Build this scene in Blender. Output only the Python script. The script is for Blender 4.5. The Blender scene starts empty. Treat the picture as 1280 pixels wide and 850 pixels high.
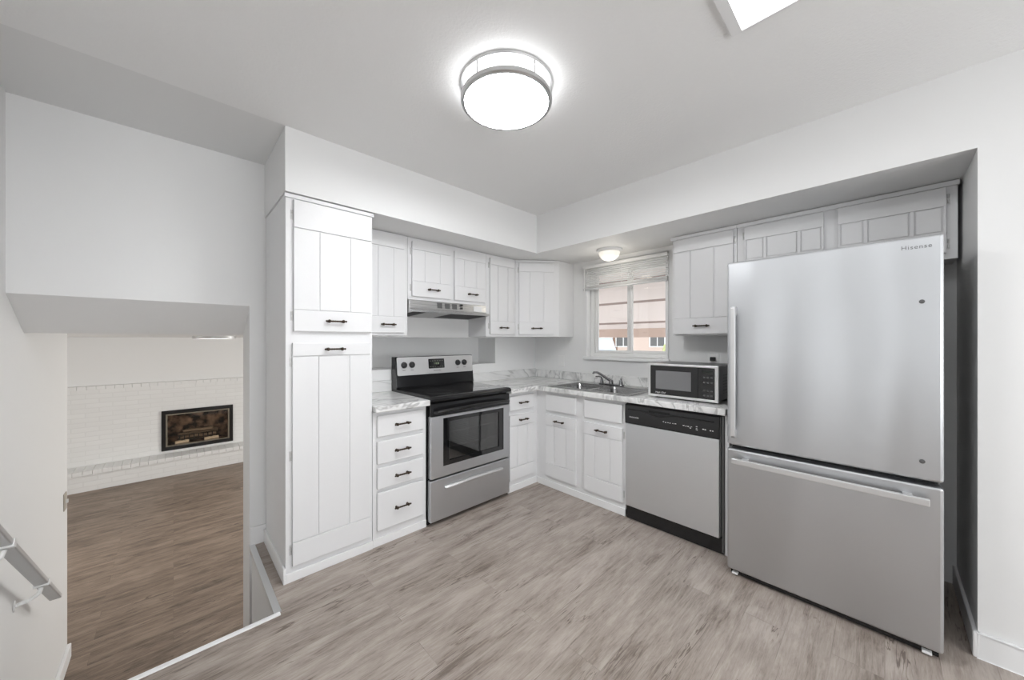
import bpy, bmesh, math, random
from mathutils import Vector, Matrix
random.seed(7)
PI = math.pi
SC = bpy.context.scene
COL = SC.collection

# ------------------------------------------------------------ camera, world, lights, exposure
cd = bpy.data.cameras.new('camera'); cam = bpy.data.objects.new('camera', cd); COL.objects.link(cam)
cd.sensor_width = 36; cd.lens = 36 * 444 / 1280; cd.clip_start = 0.02; cd.clip_end = 200
cam.location = (0, 0, 1.307)
YAW = math.atan2(466., 444.)                      # angle of the view axis from +X
cam.rotation_euler = (PI/2, 0, YAW - PI/2)
cd.shift_y = 0.5/1280
SC.camera = cam

w = bpy.data.worlds.new('world'); SC.world = w; w.use_nodes = True
bg = w.node_tree.nodes['Background']; bg.inputs[0].default_value = (0.93, 0.96, 1.0, 1); bg.inputs[1].default_value = 1.5

def area(name, loc, target, sx, sy, power, color=(1, 1, 1)):
    l = bpy.data.lights.new(name, 'AREA'); l.shape = 'RECTANGLE'; l.size = sx; l.size_y = sy
    l.energy = power; l.color = color
    o = bpy.data.objects.new(name, l); COL.objects.link(o); o.location = loc
    o.rotation_euler = (Vector(target) - Vector(loc)).to_track_quat('-Z', 'Y').to_euler()
    return o
# added fill lights, out of view: behind the camera and in the lower room
area('fill_rear', (0.4, -2.9, 1.45), (0.4, 5, 5.0), 3.6, 1.8, 60, (0.95, 0.975, 1.0))  # added soft frontal fill, tilted up towards the ceiling
area('fill_side', (-3.4, 0.1, 1.25), (4, 0.1, 1.4), 1.5, 2.1, 7, (0.95, 0.975, 1.0))  # added fill that also puts a bright band on the fridge
area('fill_lower_right', (3.7, 5.6, 0.25), (-2, 5.5, 0.1), 2.6, 1.5, 42, (1, 0.98, 0.95))  # added to brighten the left stairwell wall
area('fill_lower_left', (-2.35, 5.6, 0.3), (1.6, 8.75, -0.1), 1.8, 1.3, 22, (1, 0.985, 0.96))  # added to brighten the fireplace wall
sun = bpy.data.lights.new('sun', 'SUN'); sun.energy = 1.2; sun.angle = 0.02
so = bpy.data.objects.new('sun', sun); COL.objects.link(so); so.rotation_euler = (0.6, 0.5, 0)

SC.view_settings.view_transform = 'Standard'
SC.view_settings.look = 'None'
SC.view_settings.exposure = 0.91
SC.view_settings.gamma = 1.0
SC.view_settings.use_curve_mapping = False

# ------------------------------------------------------------ materials
MATS = {}
def nt(m): return m.node_tree.nodes, m.node_tree.links
def mat(name, col, rough=0.5, metal=0.0, bump=None, emis=None, spec=None, aniso=0.0, coat=0.0, trans=0.0):
    if name in MATS: return MATS[name]
    m = bpy.data.materials.new(name); m.use_nodes = True
    n, l = nt(m); b = n['Principled BSDF']
    b.inputs['Base Color'].default_value = (*col, 1); b.inputs['Roughness'].default_value = rough
    b.inputs['Metallic'].default_value = metal
    if spec is not None: b.inputs['Specular IOR Level'].default_value = spec
    if aniso: b.inputs['Anisotropic'].default_value = aniso
    if coat: b.inputs['Coat Weight'].default_value = coat
    if trans: b.inputs['Transmission Weight'].default_value = trans
    if emis: b.inputs['Emission Color'].default_value = (*emis[0], 1); b.inputs['Emission Strength'].default_value = emis[1]
    if bump:
        sc, st, dist = bump
        tc = n.new('ShaderNodeTexCoord'); tx = n.new('ShaderNodeTexNoise'); bp = n.new('ShaderNodeBump')
        tx.inputs['Scale'].default_value = sc; tx.inputs['Detail'].default_value = 4
        bp.inputs['Strength'].default_value = st; bp.inputs['Distance'].default_value = dist
        l.new(tc.outputs['Object'], tx.inputs['Vector']); l.new(tx.outputs['Fac'], bp.inputs['Height'])
        l.new(bp.outputs['Normal'], b.inputs['Normal'])
    MATS[name] = m
    return m

WALL = mat('wall_paint', (0.83, 0.83, 0.825), 0.55, bump=(90, 0.10, 0.002))
CEIL = mat('ceiling_texture', (0.88, 0.88, 0.875), 0.8, bump=(110, 0.5, 0.003))
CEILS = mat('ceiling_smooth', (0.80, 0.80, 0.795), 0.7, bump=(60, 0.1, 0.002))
CAB = mat('cabinet_paint', (0.785, 0.785, 0.79), 0.38, bump=(40, 0.06, 0.002))
TRIM = mat('trim_paint', (0.84, 0.84, 0.84), 0.4)
BLACK = mat('black_enamel', (0.012, 0.012, 0.013), 0.18)
BLACKG = mat('black_glass', (0.008, 0.008, 0.009), 0.04, coat=0.6)
BLACKP = mat('black_plastic', (0.02, 0.02, 0.021), 0.4)
DARKG = mat('dark_grey_side', (0.10, 0.10, 0.10), 0.45)
BRONZE = mat('antique_bronze', (0.050, 0.033, 0.021), 0.40, 0.55)
CHROME = mat('chrome', (0.72, 0.72, 0.73), 0.09, 1.0)
DCHROME = mat('dark_chrome', (0.25, 0.25, 0.26), 0.16, 1.0)
WHITEP = mat('white_plastic', (0.85, 0.85, 0.84), 0.35)
SILVER = mat('silver_handle', (0.68, 0.68, 0.68), 0.36, 0.75)
NICKEL = mat('brushed_nickel', (0.58, 0.58, 0.58), 0.35, 1.0)
ALU = mat('aluminium_trim', (0.74, 0.75, 0.76), 0.35, 0.85)
MARK = mat('pale_print', (0.75, 0.75, 0.75), 0.5)
DMARK = mat('grey_print', (0.16, 0.16, 0.165), 0.4)

def steel(name, col, rough, axis, wave=0.0):
    m = bpy.data.materials.new(name); m.use_nodes = True
    n, l = nt(m); b = n['Principled BSDF']
    b.inputs['Base Color'].default_value = (*col, 1); b.inputs['Metallic'].default_value = 1.0
    b.inputs['Roughness'].default_value = rough
    tc = n.new('ShaderNodeTexCoord'); mp = n.new('ShaderNodeMapping')
    mp.inputs['Scale'].default_value = axis
    tx = n.new('ShaderNodeTexNoise'); tx.inputs['Scale'].default_value = 1; tx.inputs['Detail'].default_value = 3
    l.new(tc.outputs['Object'], mp.inputs[0]); l.new(mp.outputs[0], tx.inputs['Vector'])
    mr = n.new('ShaderNodeMapRange'); mr.inputs['To Min'].default_value = rough - 0.05; mr.inputs['To Max'].default_value = rough + 0.06
    l.new(tx.outputs['Fac'], mr.inputs['Value']); l.new(mr.outputs[0], b.inputs['Roughness'])
    bp = n.new('ShaderNodeBump'); bp.inputs['Strength'].default_value = 0.03; bp.inputs['Distance'].default_value = 0.001
    l.new(tx.outputs['Fac'], bp.inputs['Height'])
    last = bp
    if wave:
        mp2 = n.new('ShaderNodeMapping'); mp2.inputs['Scale'].default_value = (5.5, 5.5, 0.9)
        t2 = n.new('ShaderNodeTexNoise'); t2.inputs['Scale'].default_value = 1; t2.inputs['Detail'].default_value = 0
        l.new(tc.outputs['Object'], mp2.inputs[0]); l.new(mp2.outputs[0], t2.inputs['Vector'])
        b2 = n.new('ShaderNodeBump'); b2.inputs['Strength'].default_value = 1.0; b2.inputs['Distance'].default_value = wave
        l.new(t2.outputs['Fac'], b2.inputs['Height']); l.new(bp.outputs['Normal'], b2.inputs['Normal'])
        last = b2
    l.new(last.outputs['Normal'], b.inputs['Normal'])
    return m
STEEL = steel('brushed_steel', (0.575, 0.588, 0.605), 0.36, (3, 3, 300), 0.024)
STEELR = steel('range_steel', (0.60, 0.61, 0.625), 0.38, (3, 3, 300))
STEELD = steel('dishwasher_steel', (0.79, 0.815, 0.84), 0.42, (3, 3, 300))
SINKM = steel('sink_steel', (0.36, 0.36, 0.36), 0.26, (200, 3, 3))
HOODM = steel('hood_steel', (0.62, 0.62, 0.62), 0.27, (3, 300, 300))

def emit(name, col, s):
    m = bpy.data.materials.new(name); m.use_nodes = True
    b = nt(m)[0]['Principled BSDF']; b.inputs['Base Color'].default_value = (0.9, 0.9, 0.9, 1)
    b.inputs['Emission Color'].default_value = (*col, 1); b.inputs['Emission Strength'].default_value = s
    return m

def wood_floor(name, dark, mid, light, plank_w=0.155, plank_l=1.22):
    m = bpy.data.materials.new(name); m.use_nodes = True
    n, l = nt(m); b = n['Principled BSDF']
    tc = n.new('ShaderNodeTexCoord')
    br = n.new('ShaderNodeTexBrick'); br.offset = 0.37; br.offset_frequency = 2
    br.inputs['Color1'].default_value = (0, 0, 0, 1); br.inputs['Color2'].default_value = (1, 1, 1, 1)
    br.inputs['Mortar'].default_value = (0.5, 0.5, 0.5, 1)
    br.inputs['Scale'].default_value = 1; br.inputs['Mortar Size'].default_value = 0.0012; br.inputs['Bias'].default_value = 0
    br.inputs['Brick Width'].default_value = plank_l; br.inputs['Row Height'].default_value = plank_w
    l.new(tc.outputs['Object'], br.inputs['Vector'])
    # every plank reads its own stretch of grain
    sep = n.new('ShaderNodeSeparateColor'); l.new(br.outputs['Color'], sep.inputs[0])
    mul = n.new('ShaderNodeMath'); mul.operation = 'MULTIPLY'; mul.inputs[1].default_value = 37; l.new(sep.outputs[0], mul.inputs[0])
    def noise(scale, detail, dist, rough=0.6):
        mp = n.new('ShaderNodeMapping'); mp.inputs['Scale'].default_value = scale
        t = n.new('ShaderNodeTexNoise'); t.noise_dimensions = '4D'; t.inputs['Scale'].default_value = 1
        t.inputs['Detail'].default_value = detail; t.inputs['Distortion'].default_value = dist; t.inputs['Roughness'].default_value = rough
        l.new(tc.outputs['Object'], mp.inputs[0]); l.new(mp.outputs[0], t.inputs['Vector']); l.new(mul.outputs[0], t.inputs['W'])
        return t.outputs['Fac']
    g1 = noise((2.6, 17, 1), 7, 0.9, 0.72); g2 = noise((9, 150, 1), 5, 0.5, 0.75); g3 = noise((1.6, 5, 1), 3, 1.6, 0.5)
    def mathn(op, a, bb):
        k = n.new('ShaderNodeMath'); k.operation = op
        for i, v in enumerate((a, bb)):
            if isinstance(v, (int, float)): k.inputs[i].default_value = v
            else: l.new(v, k.inputs[i])
        return k.outputs[0]
    s = mathn('ADD', mathn('MULTIPLY', g1, 0.44), mathn('MULTIPLY', g2, 0.30))
    s = mathn('ADD', s, mathn('MULTIPLY', g3, 0.26))
    s = mathn('ADD', s, mathn('MULTIPLY', mathn('SUBTRACT', sep.outputs[0], 0.5), 0.045))
    cr = n.new('ShaderNodeValToRGB'); e = cr.color_ramp.elements
    e[0].position = 0.385; e[0].color = (*dark, 1); e[1].position = 0.575; e[1].color = (*light, 1)
    k = cr.color_ramp.elements.new(0.465); k.color = (*mid, 1)
    # short dark cracks along the grain
    c1 = noise((1.1, 20, 1), 3, 1.8, 0.55); c2 = noise((2.4, 6, 1), 2, 0.5, 0.5)
    band = n.new('ShaderNodeMapRange'); band.inputs['From Min'].default_value = 0.0; band.inputs['From Max'].default_value = 0.016
    band.inputs['To Min'].default_value = 1; band.inputs['To Max'].default_value = 0
    l.new(mathn('ABSOLUTE', mathn('SUBTRACT', c1, 0.5), 0), band.inputs['Value'])
    gate = n.new('ShaderNodeMapRange'); gate.inputs['From Min'].default_value = 0.53; gate.inputs['From Max'].default_value = 0.66
    l.new(c2, gate.inputs['Value'])
    crack = mathn('MULTIPLY', mathn('MULTIPLY', band.outputs[0], gate.outputs[0]), 0.28)
    s = mathn('SUBTRACT', s, crack)
    l.new(s, cr.inputs[0])
    # fine seam between planks
    mx = n.new('ShaderNodeMix'); mx.data_type = 'RGBA'; mx.inputs[7].default_value = (*[c*0.75 for c in dark], 1)
    fm = mathn('MULTIPLY', br.outputs['Fac'], 0.28)
    l.new(fm, mx.inputs[0]); l.new(cr.outputs[0], mx.inputs[6]); l.new(mx.outputs[2], b.inputs['Base Color'])
    b.inputs['Roughness'].default_value = 0.42
    bp = n.new('ShaderNodeBump'); bp.inputs['Strength'].default_value = 0.12; bp.inputs['Distance'].default_value = 0.001
    l.new(s, bp.inputs['Height']); l.new(bp.outputs['Normal'], b.inputs['Normal'])
    return m
FLOOR = wood_floor('vinyl_plank', (0.155, 0.122, 0.102), (0.30, 0.252, 0.218), (0.43, 0.375, 0.335))
FLOORL = wood_floor('lower_vinyl_plank', (0.075, 0.052, 0.038), (0.185, 0.134, 0.098), (0.315, 0.238, 0.182), 0.15, 1.2)

def marble(name):
    m = bpy.data.materials.new(name); m.use_nodes = True
    n, l = nt(m); b = n['Principled BSDF']
    tc = n.new('ShaderNodeTexCoord')
    rot = n.new('ShaderNodeMapping'); rot.inputs['Rotation'].default_value = (0.35, 0.2, 0.62); rot.inputs['Scale'].default_value = (0.9, 3.0, 1.4)
    l.new(tc.outputs['Object'], rot.inputs[0])
    t = n.new('ShaderNodeTexNoise'); t.inputs['Scale'].default_value = 1.5; t.inputs['Detail'].default_value = 4; t.inputs['Distortion'].default_value = 1.1
    t.inputs['Roughness'].default_value = 0.58
    l.new(rot.outputs[0], t.inputs['Vector'])
    cr = n.new('ShaderNodeValToRGB'); e = cr.color_ramp.elements
    e[0].position = 0.33; e[0].color = (0.40, 0.40, 0.40, 1); e[1].position = 0.60; e[1].color = (0.84, 0.84, 0.83, 1)
    for p, c in ((0.41, 0.66), (0.46, 0.82), (0.488, 0.80), (0.502, 0.46), (0.525, 0.74)):
        k = cr.color_ramp.elements.new(p); k.color = (c, c, c*0.99, 1)
    l.new(t.outputs['Fac'], cr.inputs[0]); l.new(cr.outputs[0], b.inputs['Base Color'])
    b.inputs['Roughness'].default_value = 0.22
    return m
MARBLE = marble('marble_laminate')

def brick_mat(name, col, mort):
    m = bpy.data.materials.new(name); m.use_nodes = True
    n, l = nt(m); b = n['Principled BSDF']
    tc = n.new('ShaderNodeTexCoord'); mp = n.new('ShaderNodeMapping'); mp.inputs['Rotation'].default_value = (PI/2, 0, 0)
    br = n.new('ShaderNodeTexBrick'); br.inputs['Scale'].default_value = 1
    br.inputs['Color1'].default_value = (*col, 1); br.inputs['Color2'].default_value = (*[c*0.97 for c in col], 1); br.inputs['Mortar'].default_value = (*mort, 1)
    br.inputs['Mortar Size'].default_value = 0.006; br.inputs['Brick Width'].default_value = 0.29; br.inputs['Row Height'].default_value = 0.075
    l.new(tc.outputs['Object'], mp.inputs[0]); l.new(mp.outputs[0], br.inputs['Vector'])
    l.new(br.outputs['Color'], b.inputs['Base Color'])
    ns = n.new('ShaderNodeTexNoise'); ns.inputs['Scale'].default_value = 30; l.new(tc.outputs['Object'], ns.inputs['Vector'])
    iv = n.new('ShaderNodeMath'); iv.operation = 'SUBTRACT'; iv.inputs[0].default_value = 1; l.new(br.outputs['Fac'], iv.inputs[1])
    ad = n.new('ShaderNodeMath'); ad.operation = 'MULTIPLY_ADD'; ad.inputs[1].default_value = 0.4
    l.new(ns.outputs['Fac'], ad.inputs[0]); l.new(iv.outputs[0], ad.inputs[2])
    bp = n.new('ShaderNodeBump'); bp.inputs['Strength'].default_value = 0.45; bp.inputs['Distance'].default_value = 0.006
    l.new(ad.outputs[0], bp.inputs['Height']); l.new(bp.outputs['Normal'], b.inputs['Normal'])
    b.inputs['Roughness'].default_value = 0.6
    return m
BRICK = brick_mat('painted_brick', (0.83, 0.83, 0.82), (0.77, 0.77, 0.76))
REDBRICK = brick_mat('far_brick', (0.56, 0.44, 0.38), (0.6, 0.52, 0.47))

def glass(name, tint=(1, 1, 1), refl=0.06):
    m = bpy.data.materials.new(name); m.use_nodes = True
    n, l = nt(m); n.remove(n['Principled BSDF'])
    o = n['Material Output']; tr = n.new('ShaderNodeBsdfTransparent'); gl = n.new('ShaderNodeBsdfGlossy'); mx = n.new('ShaderNodeMixShader')
    tr.inputs[0].default_value = (*tint, 1); gl.inputs['Roughness'].default_value = 0.02; mx.inputs[0].default_value = refl
    l.new(tr.outputs[0], mx.inputs[1]); l.new(gl.outputs[0], mx.inputs[2]); l.new(mx.outputs[0], o.inputs[0])
    return m
GLASS = glass('window_glass')
OVENGL = glass('oven_glass', (0.62, 0.62, 0.62), 0.13)
FIREGL = glass('fire_glass', (0.95, 0.93, 0.90), 0.03)

# ------------------------------------------------------------ mesh helpers
def box(bm, x0, x1, y0, y1, z0, z1):
    x0, x1 = min(x0, x1), max(x0, x1); y0, y1 = min(y0, y1), max(y0, y1); z0, z1 = min(z0, z1), max(z0, z1)
    v = [bm.verts.new(p) for p in ((x0,y0,z0),(x1,y0,z0),(x1,y1,z0),(x0,y1,z0),(x0,y0,z1),(x1,y0,z1),(x1,y1,z1),(x0,y1,z1))]
    for f in ((3,2,1,0),(4,5,6,7),(0,1,5,4),(1,2,6,5),(2,3,7,6),(3,0,4,7)): bm.faces.new([v[i] for i in f])
def prism(bm, prof, a0, a1, axis='x'):
    """closed profile of 2-D points swept along an axis: x -> (y,z), y -> (x,z), z -> (x,y)"""
    def P(p, a): return {'x': (a, p[0], p[1]), 'y': (p[0], a, p[1]), 'z': (p[0], p[1], a)}[axis]
    A = [bm.verts.new(P(p, a0)) for p in prof]; B = [bm.verts.new(P(p, a1)) for p in prof]
    k = len(prof)
    for i in range(k): bm.faces.new((A[i], A[(i+1) % k], B[(i+1) % k], B[i]))
    bm.faces.new(A[::-1]); bm.faces.new(B)
def tube(bm, pts, r, n=10):
    pts = [Vector(p) for p in pts]; rs = r if isinstance(r, (list, tuple)) else [r]*len(pts)
    rings = []; up = None
    for i, p in enumerate(pts):
        d = (pts[min(i+1, len(pts)-1)] - pts[max(i-1, 0)]).normalized()
        if up is None: up = d.orthogonal().normalized()
        up = (up - d*up.dot(d)); up = up.normalized() if up.length > 1e-6 else d.orthogonal().normalized()
        s = d.cross(up)
        rings.append([bm.verts.new(p + (up*math.cos(2*PI*j/n) + s*math.sin(2*PI*j/n))*rs[i]) for j in range(n)])
    for a, b in zip(rings, rings[1:]):
        for j in range(n): bm.faces.new((a[j], a[(j+1) % n], b[(j+1) % n], b[j]))
    bm.faces.new(rings[0][::-1]); bm.faces.new(rings[-1])
def lathe(bm, prof, c=(0, 0, 0), axis='z', n=32):
    """open profile of (radius, height) pairs turned about an axis through c"""
    rings = []
    for r, h in prof:
        row = []
        for j in range(n):
            a = 2*PI*j/n; u, v = r*math.cos(a), r*math.sin(a)
            p = {'z': (u, v, h), 'x': (h, u, v), 'y': (u, h, v)}[axis]
            row.append(bm.verts.new((p[0]+c[0], p[1]+c[1], p[2]+c[2])))
        rings.append(row)
    for a, b in zip(rings, rings[1:]):
        for j in range(n): bm.faces.new((a[j], a[(j+1) % n], b[(j+1) % n], b[j]))
    if prof[0] == prof[-1]: return
    if prof[0][0] > 1e-5: bm.faces.new(rings[0])
    if prof[-1][0] > 1e-5: bm.faces.new(rings[-1][::-1])
def grid_slab(bm, us, vs, solid, w0, w1, plane='xy'):
    """slab with holes: cells of the u/v grid for which solid(i, j) holds, merged into one surface"""
    def P(u, v, ww): return {'xy': (u, v, ww), 'xz': (u, ww, v), 'yz': (ww, u, v)}[plane]
    V = {}
    def vert(i, j, k):
        if (i, j, k) not in V: V[i, j, k] = bm.verts.new(P(us[i], vs[j], (w0, w1)[k]))
        return V[i, j, k]
    nx, ny = len(us)-1, len(vs)-1
    S = lambda i, j: 0 <= i < nx and 0 <= j < ny and solid(i, j)
    for i in range(nx):
        for j in range(ny):
            if not S(i, j): continue
            for k in (0, 1): bm.faces.new([vert(i, j, k), vert(i+1, j, k), vert(i+1, j+1, k), vert(i, j+1, k)])
            for di, dj, a, b in ((-1,0,(i,j),(i,j+1)), (1,0,(i+1,j),(i+1,j+1)), (0,-1,(i,j),(i+1,j)), (0,1,(i,j+1),(i+1,j+1))):
                if not S(i+di, j+dj): bm.faces.new([vert(*a, 0), vert(*b, 0), vert(*b, 1), vert(*a, 1)])
def BM(): return bmesh.new()
def obj(name, bm, m, parent=None, bevel=0.0, smooth=False, label=None, seg=2, ngon=35):
    bmesh.ops.remove_doubles(bm, verts=bm.verts, dist=1e-6)
    bmesh.ops.recalc_face_normals(bm, faces=bm.faces)
    me = bpy.data.meshes.new(name); bm.to_mesh(me); bm.free()
    if smooth:
        for p in me.polygons: p.use_smooth = True
        try: me.set_sharp_from_angle(angle=math.radians(ngon))
        except Exception: pass
    o = bpy.data.objects.new(name, me); COL.objects.link(o); me.materials.append(m)
    if parent: o.parent = parent
    if bevel:
        b = o.modifiers.new('bevel', 'BEVEL'); b.width = bevel; b.segments = seg; b.limit_method = 'ANGLE'; b.angle_limit = math.radians(40)
        b.harden_normals = False
    if label: o['label'] = label
    return o
def boxes(name, lst, m, parent=None, bevel=0.0, label=None):
    bm = BM()
    for b in lst: box(bm, *b)
    return obj(name, bm, m, parent, bevel, label=label)
def thing(name, label, cat, loc=(0, 0, 0), rz=0.0, group=None):
    o = bpy.data.objects.new(name, None); COL.objects.link(o); o.empty_display_size = 0.05
    o.location = loc; o.rotation_euler = (0, 0, rz); o['label'] = label; o['category'] = cat
    if group: o['group'] = group
    return o
def tag(o, label, cat, group=None):
    o['label'] = label; o['category'] = cat
    if group: o['group'] = group
    return o
def struct(name, bm, m, bevel=0.0, parent=None):
    o = obj(name, bm, m, parent, bevel)
    if not parent: o['kind'] = 'structure'
    return o
def text(name, s, size, m, parent, mtx, depth=0.0006, italic=0.0, spacing=1.0):
    c = bpy.data.curves.new(name, 'FONT'); c.body = s; c.size = size; c.extrude = depth; c.shear = italic; c.space_character = spacing
    c.align_x = 'LEFT'
    t = bpy.data.objects.new(name, c); COL.objects.link(t)
    dg = bpy.context.evaluated_depsgraph_get(); me = bpy.data.meshes.new_from_object(t.evaluated_get(dg))
    bpy.data.objects.remove(t); bpy.data.curves.remove(c)
    o = bpy.data.objects.new(name, me); COL.objects.link(o); me.transform(mtx); me.materials.clear(); me.materials.append(m)
    o.parent = parent
    return o
def front_text(x, y, z):       # text on a face that looks to local -Y: reads left to right along +X, up is +Z
    return Matrix.Translation((x, y, z)) @ Matrix.Rotation(PI/2, 4, 'X')

# ------------------------------------------------------------ room shell
CZ = 2.45; SZ = 2.105; XW = 3.03; YW = 2.79; YB = 3.07; LZ = -1.0; LC = 1.36; FX = 2.41; SY = 2.20; LX = -0.56
bm = BM(); grid_slab(bm, [-3.5, LX, 0.36, XW], [-3.0, 2.0, YW], lambda i, j: not (j == 1 and i < 2), -0.06, 0.0); struct('floor', bm, FLOOR)
bm = BM(); grid_slab(bm, [-3.5, 0.25, 1.503, XW], [-3.0, -0.25, 0.36, SY], lambda i, j: not (i == 1 and j == 1), CZ, CZ+0.05); struct('ceiling', bm, CEIL)
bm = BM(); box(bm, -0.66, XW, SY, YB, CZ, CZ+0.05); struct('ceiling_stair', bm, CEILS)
# thick wall behind the range: stair opening and a pass-through slot
bm = BM(); grid_slab(bm, [LX, 0.35, 0.86, 2.417, XW+0.17], [LZ, 1.07, 1.332, 1.526, CZ],
                     lambda i, j: not ((i == 0 and j < 3) or (i == 2 and j == 1)), YW, YB, 'xz')
struct('wall_stove', bm, WALL)
bm = BM(); box(bm, 0.86, 2.50, YB, YB+0.02, 1.0, 1.36); struct('wall_recess_blocker', bm, WALL)  # added panel closing the slot so its inside stays in shade
bm = BM(); prism(bm, [(YW, 1.526), (YB, 1.345), (YB, 1.526)], LX, 0.35, 'x'); struct('wall_stair_header', bm, WALL)
bm = BM(); box(bm, -0.66, LX, 1.0, 4.1, LZ, CZ); struct('wall_left', bm, WALL)
bm = BM(); grid_slab(bm, [-0.27, 1.268, 2.082, YW], [0, 1.142, 2.045, CZ], lambda i, j: not (i == 1 and j == 1), XW, XW+0.17, 'yz'); struct('wall_window', bm, WALL)
bm = BM(); grid_slab(bm, [0.43, FX, XW], [-0.265, SY, YW], lambda i, j: not (i == 0 and j == 0), SZ, CZ); struct('wall_soffit', bm, WALL)
bm = BM(); box(bm, FX, XW+0.17, -3.0, -0.265, 0, CZ); struct('wall_right', bm, WALL)
# rest of the room behind the camera
bm = BM(); box(bm, -3.6, FX, -3.1, -3.0, 0, CZ); struct('wall_rear', bm, WALL)
bm = BM(); box(bm, -3.6, -3.5, -3.0, 1.0, 0, CZ); struct('wall_far_left', bm, WALL)
bm = BM(); box(bm, -3.5, -0.66, 1.0, 1.1, 0, CZ); struct('wall_return', bm, WALL)
# stairwell
bm = BM(); box(bm, 0.362, 0.40, 2.0, YW, LZ, -0.06); box(bm, 0.362, 0.385, 2.0, YW, -0.06, -0.002); struct('wall_stair_side', bm, WALL)
bm = BM()
for k in range(5):
    y0 = 2.0 + 0.255*k
    box(bm, LX, 0.36, y0-0.0, y0+0.02, -0.2*(k+1), -0.2*k - (0.06 if k == 0 else 0.0) + (0.0 if k else 0.055))
    if k < 4: box(bm, LX, 0.36 if k < 3 else 0.35, y0, y0+0.285, -0.2*(k+1)-0.03, -0.2*(k+1))
struct('floor_stairs', bm, FLOOR)
bm = BM(); box(bm, LX, 0.37, 1.982, 2.006, -0.03, 0.006); struct('trim_1', bm, TRIM, 0.003)         # white nosing on the floor edge
bm = BM(); prism(bm, [(0.346, -0.014), (0.346, 0.007), (0.376, 0.007), (0.376, 0.001), (0.354, 0.001), (0.354, -0.014)], 2.006, YW, 'y'); struct('trim_2', bm, ALU)
# lower room
bm = BM(); box(bm, -2.5, 3.8, YB-1.1, 8.8, LZ-0.05, LZ); struct('floor_lower', bm, FLOORL)
bm = BM(); box(bm, -2.5, 3.8, YB, 8.8, LC, LC+0.06); struct('ceiling_lower', bm, CEILS)
bm = BM(); grid_slab(bm, [-2.5, -0.13, 0.81, 3.8], [LZ, -0.60, 0.03, 0.515], lambda i, j: not (i == 1 and j == 1), 8.75, 8.95, 'xz'); struct('wall_fireplace', bm, BRICK)
bm = BM(); box(bm, -2.5, 3.8, 8.80, 8.95, 0.515, LC); struct('wall_lower_back', bm, WALL)
bm = BM(); box(bm, -2.6, -2.5, 4.0, 8.95, LZ, LC); struct('wall_lower_left', bm, WALL)
bm = BM(); box(bm, 3.8, 3.9, YB, 8.95, LZ, LC); struct('wall_lower_right', bm, WALL)
bm = BM(); box(bm, -2.5, -0.66, 4.0, 4.1, LZ, LC); struct('wall_lower_front', bm, WALL)
bm = BM(); x = -2.5
while x < 3.8:
    box(bm, x+0.0015, min(x+0.1, 3.8)-0.0015, 8.732, 8.80, 0.515, 0.575); x += 0.1
struct('trim_3', bm, mat('painted_cap', (0.82, 0.82, 0.81), 0.55, bump=(25, 0.3, 0.004)), 0.003)                                                                   # brick course capping the wainscot
# hearth
h = thing('brick_hearth', 'low white painted brick hearth bench running below the fireplace', 'hearth', (0.6, 8.57, LZ))
boxes('base', [(-3.1, 3.2, -0.17, 0.178, 0, 0.25)], BRICK, h)
bm = BM(); x = -3.1
while x < 3.2:
    box(bm, x+0.0015, min(x+0.1, 3.2)-0.0015, -0.195, 0.178, 0.251, 0.315); x += 0.1
obj('cap', bm, mat('painted_cap', (0.82, 0.82, 0.81), 0.55, bump=(25, 0.3, 0.004)), h, 0.004)

# baseboards
bm = BM(); box(bm, FX-0.014, FX, -3.0, -0.265, 0, 0.105); box(bm, FX-0.014, XW, -0.265, -0.251, 0, 0.105); struct('baseboard_right', bm, TRIM, 0.004)
bm = BM(); box(bm, 0.352, 0.438, YW-0.014, YW, 0, 0.115); struct('baseboard_stove', bm, TRIM, 0.003)
bm = BM(); box(bm, LX, LX+0.02, 3.30, 4.1, LZ, LZ+0.10); struct('baseboard_left', bm, TRIM, 0.004)

# ------------------------------------------------------------ window over the sink
wn = bpy.data.objects.new('window_1', None); COL.objects.link(wn); wn.location = (XW, 1.675, 1.142); wn['kind'] = 'structure'
def wbox(lst): return [(a-XW, b-XW, c-1.675, d-1.675, e-1.142, f-1.142) for a, b, c, d, e, f in lst]
boxes('casing', wbox([(XW-0.016, XW, 2.068, 2.092, 1.142, 2.06), (XW-0.016, XW, 1.258, 1.282, 1.142, 2.06), (XW-0.016, XW, 1.258, 2.092, 2.032, 2.06),
                      (XW, XW+0.05, 2.070, 2.082, 1.142, 2.045), (XW, XW+0.05, 1.268, 1.28, 1.142, 2.045), (XW, XW+0.05, 1.268, 2.082, 2.033, 2.045)]), TRIM, wn, 0.002)
boxes('window_sill', wbox([(XW-0.03, XW+0.06, 1.245, 2.108, 1.118, 1.146)]), TRIM, wn, 0.004)
boxes('window_frame', wbox([(XW+0.05, XW+0.13, 2.02, 2.07, 1.146, 2.033), (XW+0.05, XW+0.13, 1.28, 1.292, 1.146, 2.033), (XW+0.05, XW+0.13, 1.292, 2.02, 1.146, 1.185), (XW+0.05, XW+0.13, 1.292, 2.02, 1.985, 2.033)]), WHITEP, wn, 0.003)
for a, b, xo in ((1.99, 1.62, 0.062), (1.655, 1.292, 0.085)):
    s = boxes('sash', wbox([(XW+xo, XW+xo+0.02, a, a+0.03, 1.185, 1.985), (XW+xo, XW+xo+0.02, b-0.0, b+0.018, 1.185, 1.985), (XW+xo, XW+xo+0.02, b+0.018, a, 1.185, 1.212), (XW+xo, XW+xo+0.02, b+0.018, a, 1.955, 1.985)]), WHITEP, wn, 0.002)
    boxes('pane', wbox([(XW+xo+0.008, XW+xo+0.012, b+0.016, a+0.002, 1.21, 1.957)]), GLASS, s)
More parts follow.
